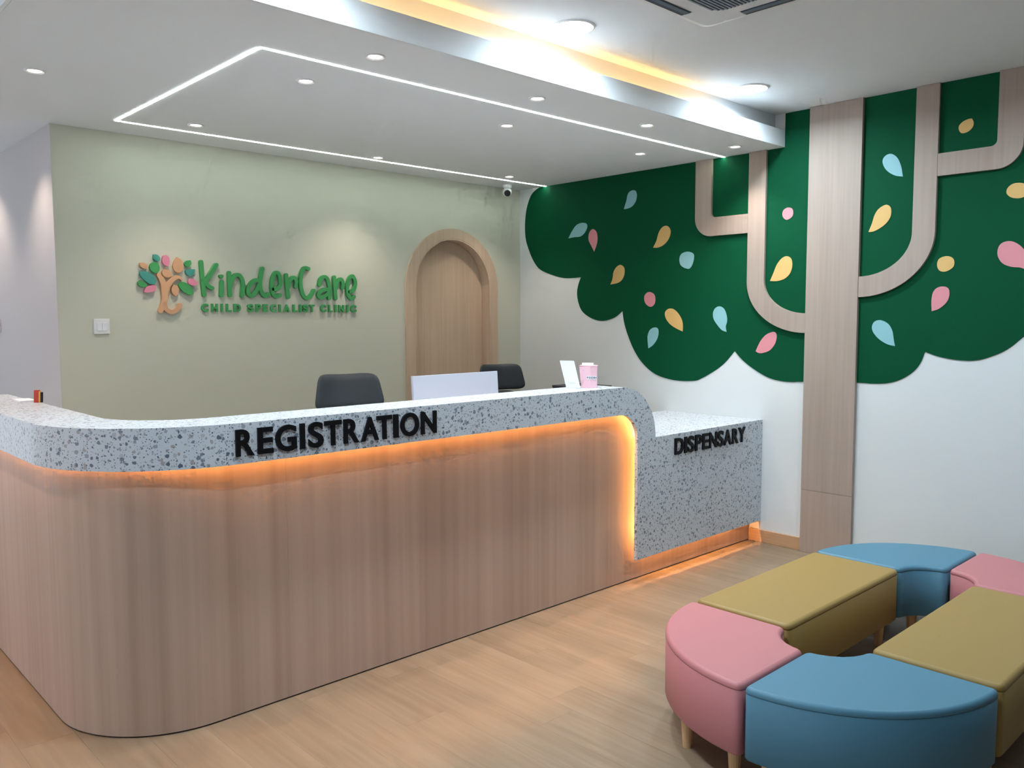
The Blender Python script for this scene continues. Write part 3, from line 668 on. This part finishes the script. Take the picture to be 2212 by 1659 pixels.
def office_chair(x, y, rot, head_z, label):
    t = thing('office_chair', (x, y, 0), label, 'chair', 'charcoal staff chairs')
    R_ = Matrix.Translation((x, y, 0)) @ Matrix.Rotation(rot, 4, 'Z')
    def put(name, bm, mat, par=None, **k):
        bmesh.ops.transform(bm, matrix=R_, verts=bm.verts)
        return obj(name, bm, mat, par or t, **k)
    # chair faces local -y
    def pad(w_top, w_bot, z0, z1, yb, curve, thick, lean, nu=18, nv=10, p=3.2, dip=0.0):
        bm = B(); g = {}
        for side in (0, 1):
            for i in range(nu + 1):
                for j in range(nv + 1):
                    u = -1 + 2 * i / nu; v = -1 + 2 * j / nv
                    # squircle mapping keeps corners round
                    k = (abs(u) ** p + abs(v) ** p) ** (1 / p) if (u or v) else 1
                    m_ = max(abs(u), abs(v))
                    uu, vv = (u * m_ / k, v * m_ / k) if (u or v) else (0, 0)
                    hw = 0.5 * (w_bot + (w_top - w_bot) * (vv + 1) / 2)
                    X = uu * hw
                    Z = z0 + (z1 - z0) * (vv + 1) / 2 - dip * (1 - uu * uu) * (vv + 1) / 2
                    e = max(0.0, 1 - (abs(u) ** 6 + abs(v) ** 6)) ** 0.5 if max(abs(u), abs(v)) < 1 else 0.0
                    Y = yb - curve * uu * uu + lean * (vv + 1) / 2 + (thick / 2) * (1 if side else -1) * (0.25 + 0.75 * e)
                    g[side, i, j] = bm.verts.new((X, Y, Z))
        for side in (0, 1):
            for i in range(nu):
                for j in range(nv):
                    q = (g[side, i, j], g[side, i + 1, j], g[side, i + 1, j + 1], g[side, i, j + 1])
                    bm.faces.new(q if side == 0 else q[::-1])
        rim = [(i, 0) for i in range(nu)] + [(nu, j) for j in range(nv)] + [(i, nv) for i in range(nu, 0, -1)] + [(0, j) for j in range(nv, 0, -1)]
        for a, b in zip(rim, rim[1:] + rim[:1]):
            bm.faces.new((g[0, a[0], a[1]], g[1, a[0], a[1]], g[1, b[0], b[1]], g[0, b[0], b[1]]))
        return bm
    put('headrest', pad(0.33, 0.405, head_z - 0.115, head_z + 0.085, 0.27, 0.085, 0.045, 0.035, p=6.0, dip=0.012), M['chair'], smooth=True)
    put('headrest_bracket', add_box(B(), -0.025, 0.025, 0.30, 0.325, head_z - 0.22, head_z + 0.02), M['black'])
    put('backrest', pad(0.40, 0.46, 0.56, head_z - 0.118, 0.20, 0.06, 0.045, 0.05), M['chair'], smooth=True)
    sb = pad(0.48, 0.50, -0.24, 0.24, 0, 0.0, 0.07, 0.0)
    bmesh.ops.transform(sb, matrix=Matrix.Translation((0, 0, 0.47)) @ Matrix.Rotation(math.radians(-90), 4, 'X'), verts=sb.verts)
    put('seat', sb, M['chair'], smooth=True)
    put('back_support', add_box(B(), -0.03, 0.03, 0.255, 0.285, 0.42, 0.80), M['black'], bevel=0.004)
    for s in (-1, 1):
        a = put('armrest', add_box(B(), s * 0.29 - 0.035, s * 0.29 + 0.035, -0.16, 0.12, 0.66, 0.69), M['black'], bevel=0.008)
        put('armrest_post', add_box(B(), s * 0.275 - 0.015, s * 0.275 + 0.015, -0.04, 0.03, 0.46, 0.66), M['black'])
    put('column', add_lathe(B(), [(0.03, 0.10), (0.03, 0.26), (0.02, 0.26), (0.02, 0.435)], 0, 0, 16), M['steel'])
    for k in range(5):
        a = 2 * math.pi * k / 5 + 0.3
        bm = add_box(B(), 0.02, 0.30, -0.022, 0.022, 0.075, 0.105)
        bmesh.ops.transform(bm, matrix=Matrix.Rotation(a, 4, 'Z'), verts=bm.verts)
        lg = put('leg', bm, M['black'], bevel=0.004)
        bm = add_lathe(B(), [(0.012, -0.02), (0.03, -0.014), (0.03, 0.014), (0.012, 0.02)], 0, 0, 14)
        bmesh.ops.transform(bm, matrix=Matrix.Rotation(a, 4, 'Z') @ Matrix.Translation((0.29, 0, 0.031)) @ Matrix.Rotation(math.radians(90), 4, 'X'), verts=bm.verts)
        put('caster', bm, M['black'], lg)
    return t
office_chair(2.43, 3.715, math.radians(-14), 1.122, 'charcoal office chair with curved headrest left of the monitor')
office_chair(4.14, 4.34, math.radians(-14), 1.084, 'charcoal office chair with curved headrest partly hidden behind the monitor')

pr = thing('printer', (3.735, 3.335, 0.8265), 'black boxy machine just showing above the counter behind the pink box', 'printer')
box('housing', 3.62, 3.85, 3.20, 3.47, 0.8265, 1.085, M['black'], pr, bevel=0.004)
box('lid', 3.618, 3.852, 3.198, 3.472, 1.0855, 1.100, M['black'], pr, bevel=0.004)
box('paper_slot', 3.66, 3.81, 3.195, 3.1995, 0.93, 0.95, M['slot'], pr)

# ------------------------------------------------------------------ small things on the counter
# card stand (its printed code is left out)
cs = thing('card_stand', (3.308, 3.02, CZ), 'small leaning white card stand beside the pink box', 'card stand')
dirx = Vector((0.374, -0.928, 0)).normalized(); back = Vector((0.928, 0.374, 0)).normalized()
def slab(p0, along, up, w, h, t, nrm):
    bm = B(); vs_ = []
    for d in (0, t):
        for a, b in ((0, 0), (w, 0), (w, h), (0, h)):
            vs_.append(bm.verts.new(p0 + along * a + up * b + nrm * d))
    for f in ((0, 1, 2, 3), (7, 6, 5, 4), (0, 4, 5, 1), (1, 5, 6, 2), (2, 6, 7, 3), (3, 7, 4, 0)):
        bm.faces.new([vs_[i] for i in f])
    return bm
p0 = Vector((3.292, 3.052, CZ + 0.002))
lean = (Vector((0, 0, 1)) + Vector((-0.10, 0.235, 0)) * 1.0).normalized()
cdir = Vector((0.31, -0.95, 0)).normalized(); cn = cdir.cross(lean).normalized()
if cn.x < 0: cn = -cn
obj('card', slab(p0, cdir, lean, 0.083, 0.150, 0.003, cn), M['acrylic'], cs)
obj('print_mark', slab(p0 + cdir * 0.024 + lean * 0.022 - cn * 0.0005, cdir, lean, 0.038, 0.010, 0.0004, cn), M['faint'], cs)
obj('foot', slab(p0 + Vector((0, 0, -0.002)), cdir, Vector((0.95, 0.31, 0)), 0.060, 0.030, 0.003, Vector((0, 0, 1))), M['acrylic'], cs)

# hexagonal pink feedback box
fb = thing('feedback_box', (3.392, 2.985, CZ), 'pink hexagonal feedback box on the counter top', 'box')
HB = [(3.376, 2.953), (3.404, 2.934), (3.435, 2.955), (3.432, 2.992), (3.392, 3.022), (3.351, 2.997)]
def hexa(s0, s1, z0, z1, flare=0.16):
    c = (sum(p[0] for p in HB) / 6, sum(p[1] for p in HB) / 6)
    bm = B()
    lo = [bm.verts.new((c[0] + (p[0] - c[0]) * s0, c[1] + (p[1] - c[1]) * s0, z0)) for p in HB]
    hi = [bm.verts.new((c[0] + (p[0] - c[0]) * (s1 + flare * (i in (4, 5))), c[1] + (p[1] - c[1]) * (s1 + flare * (i in (4, 5))), z1)) for i, p in enumerate(HB)]
    bm.faces.new(lo); bm.faces.new(hi[::-1])
    for i in range(6):
        j = (i + 1) % 6
        bm.faces.new((lo[i], lo[j], hi[j], hi[i]))
    return bm
obj('box_body', hexa(0.98, 1.06, CZ, CZ + 0.116), M['pink_card'], fb)
obj('box_lid', hexa(1.085, 1.09, CZ + 0.1162, CZ + 0.121), M['pink_card'], fb)
obj('paper_slip', slab(Vector((3.366, 3.005, CZ + 0.1212)), Vector((0.62, -0.78, 0)).normalized(), Vector((0, 0, 1)), 0.062, 0.014, 0.003, Vector((0.78, 0.62, 0)).normalized()), M['paper'], fb)
def strip_label(pa, pb, z, h, text, out, pad=0.15):
    d = (pb - pa); w = d.length; d = d / w
    lab = obj('label_strip', slab(Vector((pa.x, pa.y, z)) + out * 0.0012, d, Vector((0, 0, 1)), w, h, 0.0006, out), M['paper'], fb)
    n = len(text)
    for i, ch in enumerate(text):
        a = w * (i + 0.14) / n; b_ = w * (i + 0.86) / n
        bm = B()
        add_glyph(bm, ch, lambda u, v, q: Vector((pa.x, pa.y, z + h * 0.2 + v * h * 0.6)) + d * (a + u * (b_ - a)) + out * (0.0019 + q * 0.0004), None, 0.02)
        obj('print_letter', bm, M['letter_black'], lab)
cB = Vector((3.3983, 2.9755))
def hp(i, s): return Vector((cB.x + (HB[i][0] - cB.x) * s, cB.y + (HB[i][1] - cB.y) * s, 0))
s_mid = 1.025
def outn(i, j):
    m_ = (hp(i, 1) + hp(j, 1)) / 2 - Vector((cB.x, cB.y, 0)); d = hp(j, 1) - hp(i, 1)
    n = Vector((d.y, -d.x, 0)).normalized()
    return n if n.dot(m_) > 0 else -n
fa, fbp, fc = hp(5, s_mid), hp(0, s_mid), hp(1, s_mid)
strip_label(fa.lerp(fbp, 0.62), fbp, CZ + 0.048, 0.017, 'FE', outn(5, 0))
strip_label(fbp, fc, CZ + 0.048, 0.017, 'EDBA', outn(0, 1))
fa2, fb2 = hp(5, 1.05), hp(0, 1.05)
strip_label(fa2, fa2.lerp(fb2, 0.34), CZ + 0.090, 0.020, 'CK', outn(5, 0))

# small red and yellow standing booklet by the inner edge of the counter arm
bk = thing('booklet', (1.03, 4.20, CZ), 'small red and yellow standing booklet on the left arm of the counter', 'booklet')
bd = Vector((0.72, -0.69, 0)); bn = Vector((0.69, 0.72, 0))
obj('cover', slab(Vector((1.012, 4.226, CZ + 0.0005)), bd, (Vector((0, 0, 1)) + bn * 0.08).normalized(), 0.022, 0.056, 0.012, bn), M['red'], bk)
obj('page_edge', slab(Vector((1.012, 4.226, CZ + 0.0005)) + bd * 0.0222, bd, (Vector((0, 0, 1)) + bn * 0.08).normalized(), 0.007, 0.050, 0.012, bn), M['yellow'], bk)
obj('back_cover', slab(Vector((1.012, 4.226, CZ + 0.0005)) + bd * 0.0294, bd, (Vector((0, 0, 1)) + bn * 0.08).normalized(), 0.005, 0.046, 0.014, bn), M['black'], bk)
nt = thing('note_pad', (1.02, 4.33, CZ), 'small white note pad lying by the booklet on the counter arm', 'note pad')
box('pad', 0.965, 1.034, 4.262, 4.40, CZ + 0.0002, CZ + 0.008, M['paper'], nt)

# ------------------------------------------------------------------ wall plates, security camera
def switch_plate(axis, a0, a1, z0, z1, plane, label):
    mid = (a0 + a1) / 2
    if axis == 'y':
        t = thing('light_switch', (mid, plane, z0), label, 'switch', 'white wall switches')
        box('plate', a0, a1, plane - 0.010, plane - 0.0003, z0, z1, M['white'], t, bevel=0.002)
        w = (a1 - a0) * 0.62 / 2
        for k in (-1, 1):
            c = mid + k * w / 2
            box('rocker', c - w / 2 + 0.001, c + w / 2 - 0.001, plane - 0.0125, plane - 0.0102, z0 + (z1 - z0) * 0.2, z1 - (z1 - z0) * 0.26, M['white_gloss'], t, bevel=0.001)
    else:
        t = thing('light_switch', (plane, mid, z0), label, 'switch', 'white wall switches')
        box('plate', plane - 0.010, plane - 0.0003, a0, a1, z0, z1, M['white'], t, bevel=0.002)
        w = (a1 - a0) * 0.62 / 2
        for k in (-1, 1):
            c = mid + k * w / 2
            box('rocker', plane - 0.0125, plane - 0.0102, c - w / 2 + 0.001, c + w / 2 - 0.001, z0 + 0.018, z1 - 0.022, M['white_gloss'], t, bevel=0.001)
switch_plate('y', 1.563, 1.651, 1.418, 1.505, WY, 'white square switch plate on the sage wall left of the sign')
switch_plate('x', 6.50, 6.59, 1.418, 1.505, 1.38, 'white switch plate on the side wall at the left photo edge')

cc = thing('security_camera', (4.70, 5.02, HS), 'small white dome security camera under the ceiling by the corner', 'camera')
CX_, CY_ = 4.715, 5.03
obj('mount', add_lathe(B(), [(0.040, HS - 0.0003), (0.040, HS - 0.014), (0.036, HS - 0.026)], CX_, CY_, 24), M['white'], cc, smooth=False)
def ball(cx, cy, cz, r, nu=24, nv=12):
    bm = B(); bmesh.ops.create_uvsphere(bm, u_segments=nu, v_segments=nv, radius=r)
    bmesh.ops.translate(bm, vec=(cx, cy, cz), verts=bm.verts); return bm
obj('camera_ball', ball(CX_, CY_, HS - 0.056, 0.037), M['white'], cc, smooth=True)
vdir = Vector((-0.62, -0.74, -0.30)).normalized()
rot = vdir.to_track_quat('Z', 'Y').to_matrix().to_4x4()
bm = add_lathe(B(), [(0.026, 0.020), (0.026, 0.038), (0.020, 0.040)], 0, 0, 20)
bmesh.ops.transform(bm, matrix=Matrix.Translation((CX_, CY_, HS - 0.060)) @ rot, verts=bm.verts)
obj('lens', bm, M['black'], cc)

# ------------------------------------------------------------------ lamps
def spot_lamp(x, y, label, group='small warm spotlights in the dropped ceiling'):
    t = thing('ceiling_spotlight', (x, y, HS), label, 'spotlight', group)
    z = HS - 0.0005
    obj('trim_ring', add_lathe(B(), [(0.043, z), (0.043, z - 0.003), (0.037, z - 0.006), (0.029, z - 0.002), (0.029, z)], x, y, 28, close=False), M['white'], t)
    obj('lamp_lens', add_lathe(B(), [(0.029, z - 0.0006), (0.029, z - 0.0016)], x, y, 28), M['lamp_warm'], t)
    ld = bpy.data.lights.new('spot_light', 'SPOT')
    ld.energy = SPOT_WATTS; ld.color = WARM; ld.spot_size = math.radians(104); ld.spot_blend = 0.75; ld.shadow_soft_size = 0.03
    lo = bpy.data.objects.new('spot_light', ld); lo.parent = t; lo.location = (0, 0, -0.012)
    COL.objects.link(lo)
    return t
for x, y, lab in (
    (2.03, 2.962, 'warm ceiling spotlight nearest the camera along the lip, leftmost of the front row'),
    (2.99, 2.970, 'warm ceiling spotlight, second from left in the front row along the lip'),
    (3.85, 2.954, 'warm ceiling spotlight, third from left in the front row along the lip'),
    (4.735, 2.936, 'warm ceiling spotlight, last of the front row, above the tree branches'),
    (2.00, 3.475, 'warm ceiling spotlight inside the light outline, leftmost of the middle row'),
    (3.275, 3.495, 'warm ceiling spotlight inside the light outline, centre of the middle row'),
    (4.47, 3.485, 'warm ceiling spotlight inside the light outline, nearest the tree mural'),
    (1.99, 4.665, 'warm ceiling spotlight close to the sage wall, above the clinic emblem'),
    (3.275, 4.765, 'warm ceiling spotlight close to the sage wall, left of the arched door'),
    (4.443, 4.717, 'warm ceiling spotlight close to the corner with the security camera'),
    (1.056, 4.136, 'warm ceiling spotlight at far left, outside the light outline'),
):
    spot_lamp(x, y, lab)
for y, lab in ((5.32, 'warm ceiling spotlight beside the white side wall, out of view'), (6.42, 'warm ceiling spotlight deep in the side passage, out of view')):
    spot_lamp(1.10, y, lab)

def panel_lamp(x, y, label, group='round cool downlights in the main ceiling'):
    t = thing('ceiling_downlight', (x, y, HC), label, 'downlight', group)
    z = HC - 0.0005
    obj('trim_ring', add_lathe(B(), [(0.098, z), (0.098, z - 0.004), (0.090, z - 0.008), (0.082, z - 0.004), (0.082, z)], x, y, 36, close=False), M['white'], t)
    obj('diffuser', add_lathe(B(), [(0.082, z - 0.001), (0.082, z - 0.003)], x, y, 36), M['lamp_cool'], t)
    ld = bpy.data.lights.new('panel_light', 'AREA')
    ld.shape = 'DISK'; ld.size = 0.15; ld.spread = math.radians(166); ld.energy = BIG_WATTS; ld.color = COOL
    lo = bpy.data.objects.new('panel_light', ld); lo.parent = t; lo.location = (0, 0, -0.012)
    COL.objects.link(lo)
    return t
panel_lamp(2.832, 2.586, 'round white downlight in the main ceiling beside the cove, in the middle')
panel_lamp(4.306, 2.572, 'round white downlight in the main ceiling nearest the tree mural')
for x, y, lab in ((1.36, 2.586, 'round white downlight out of view, left end of the cove row'), (3.9, 0.95, 'round white downlight added out of view above the ottomans as fill light'),  # the downlight above the ottomans is unseen, added as fill
                  (0.95, 1.45, 'round white downlight added out of view near the camera to light the counter front')):  # unseen downlight, added to brighten the counter front
    panel_lamp(x, y, lab)

def passage_lamp(x, y, label):
    t = thing('passage_downlight', (x, y, HC), label, 'downlight', 'warm downlights over the passage left of the counter')
    z = HC - 0.0005
    obj('trim_ring', add_lathe(B(), [(0.060, z), (0.060, z - 0.003), (0.052, z - 0.005), (0.046, z - 0.002), (0.046, z)], x, y, 28, close=False), M['white'], t)
    obj('lamp_lens', add_lathe(B(), [(0.046, z - 0.0006), (0.046, z - 0.0016)], x, y, 28), M['lamp_warm'], t)
    ld = bpy.data.lights.new('spot_light', 'SPOT')
    ld.energy = 38.0; ld.color = (1.0, 0.66, 0.42); ld.spot_size = math.radians(100); ld.spot_blend = 0.8; ld.shadow_soft_size = 0.04
    lo = bpy.data.objects.new('spot_light', ld); lo.parent = t; lo.location = (0, 0, -0.012)
    COL.objects.link(lo)
passage_lamp(0.05, 3.55, 'warm downlight out of view over the passage, nearer the camera')
passage_lamp(0.05, 4.85, 'warm downlight out of view over the passage, farther from the camera')

# white LED line let into the soffit, three sides of a rectangle
ll = thing('led_line_light', (3.3, 4.0, HS), 'thin white LED line forming an open rectangle in the dropped ceiling', 'light')
LX, L0, L1, LWD = 1.627, 3.178, 4.862, 0.016
box('diffuser', LX, WX - 0.001, L0 - LWD / 2, L0 + LWD / 2, HS - 0.0022, HS - 0.0006, M['led_white'], ll)
box('diffuser', LX, WX - 0.001, L1 - LWD / 2, L1 + LWD / 2, HS - 0.0022, HS - 0.0006, M['led_white'], ll)
box('diffuser', LX - LWD / 2, LX + LWD / 2, L0 + LWD / 2, L1 - LWD / 2, HS - 0.0022, HS - 0.0006, M['led_white'], ll)

# warm LED strip lying in the cove trough behind the lip
cv = thing('cove_led_strip', (2.5, 2.775, HS + 0.021), 'warm LED strip glowing from the cove above the ceiling lip', 'light')
box('strip', 0.9, 4.25, 2.768, 2.780, HS + 0.0206, HS + 0.030, M['led_cove'], cv)

# ------------------------------------------------------------------ ceiling cassette air conditioner
AX1, AY1, AS = 3.240, 2.176, 0.95
AX0, AY0 = AX1 - AS, AY1 - AS
ac = thing('ceiling_air_conditioner', ((AX0 + AX1) / 2, (AY0 + AY1) / 2, HC), 'white square ceiling cassette air conditioner at the top edge', 'air conditioner')
def rrect(x0, x1, y0, y1, r, n=8):
    return arc(x1 - r, y1 - r, r, r, 0, 90, n) + arc(x0 + r, y1 - r, r, r, 90, 180, n) + arc(x0 + r, y0 + r, r, r, 180, 270, n) + arc(x1 - r, y0 + r, r, r, 270, 360, n)
bm = B()
rings = []
for ins, z, r in ((0.0, HC - 0.0005, 0.045), (0.0, HC - 0.010, 0.045), (0.022, HC - 0.026, 0.04), (0.045, HC - 0.030, 0.035)):
    rings.append([bm.verts.new((p[0], p[1], z)) for p in rrect(AX0 + ins, AX1 - ins, AY0 + ins, AY1 - ins, r)])
n = len(rings[0])
for a, b in zip(rings, rings[1:]):
    for i in range(n):
        j = (i + 1) % n
        bm.faces.new((a[i], a[j], b[j], b[i]))
bm.faces.new(rings[-1]); bm.faces.new(rings[0][::-1])
obj('panel', bm, M['white'], ac, smooth=False)
zz = HC - 0.0302
for q in range(4):
    R_ = Matrix.Translation(((AX0 + AX1) / 2, (AY0 + AY1) / 2, 0)) @ Matrix.Rotation(math.pi / 2 * q, 4, 'Z')
    bm = add_box(B(), -0.235, 0.235, AS / 2 - 0.100, AS / 2 - 0.048, zz - 0.0012, zz)
    bmesh.ops.transform(bm, matrix=R_, verts=bm.verts)
    sl = obj('air_slot', bm, M['slot'], ac)
    bm = add_box(B(), -0.232, 0.232, AS / 2 - 0.094, AS / 2 - 0.070, zz - 0.004, zz - 0.0013)
    bmesh.ops.transform(bm, matrix=R_, verts=bm.verts)
    obj('vane', bm, M['vane'], sl)
gi = obj('intake_grille', add_prism(B(), rrect(AX0 + 0.165, AX1 - 0.165, AY0 + 0.165, AY1 - 0.165, 0.07), 'z', zz - 0.0015, zz), M['slot'], ac)
GX0, GX1, GY0, GY1 = AX0 + 0.17, AX1 - 0.17, AY0 + 0.17, AY1 - 0.17
k = 0
y = GY0 + 0.006
while y < GY1 - 0.006:
    e = max(0.0, 0.07 - min(y - GY0, GY1 - y)); ins = 0.07 - math.sqrt(max(0, 0.07 ** 2 - e ** 2))
    box('louvre', GX0 + ins, GX1 - ins, y, y + 0.0075, zz - 0.006, zz - 0.0016, M['grille'], gi)
    y += 0.0165
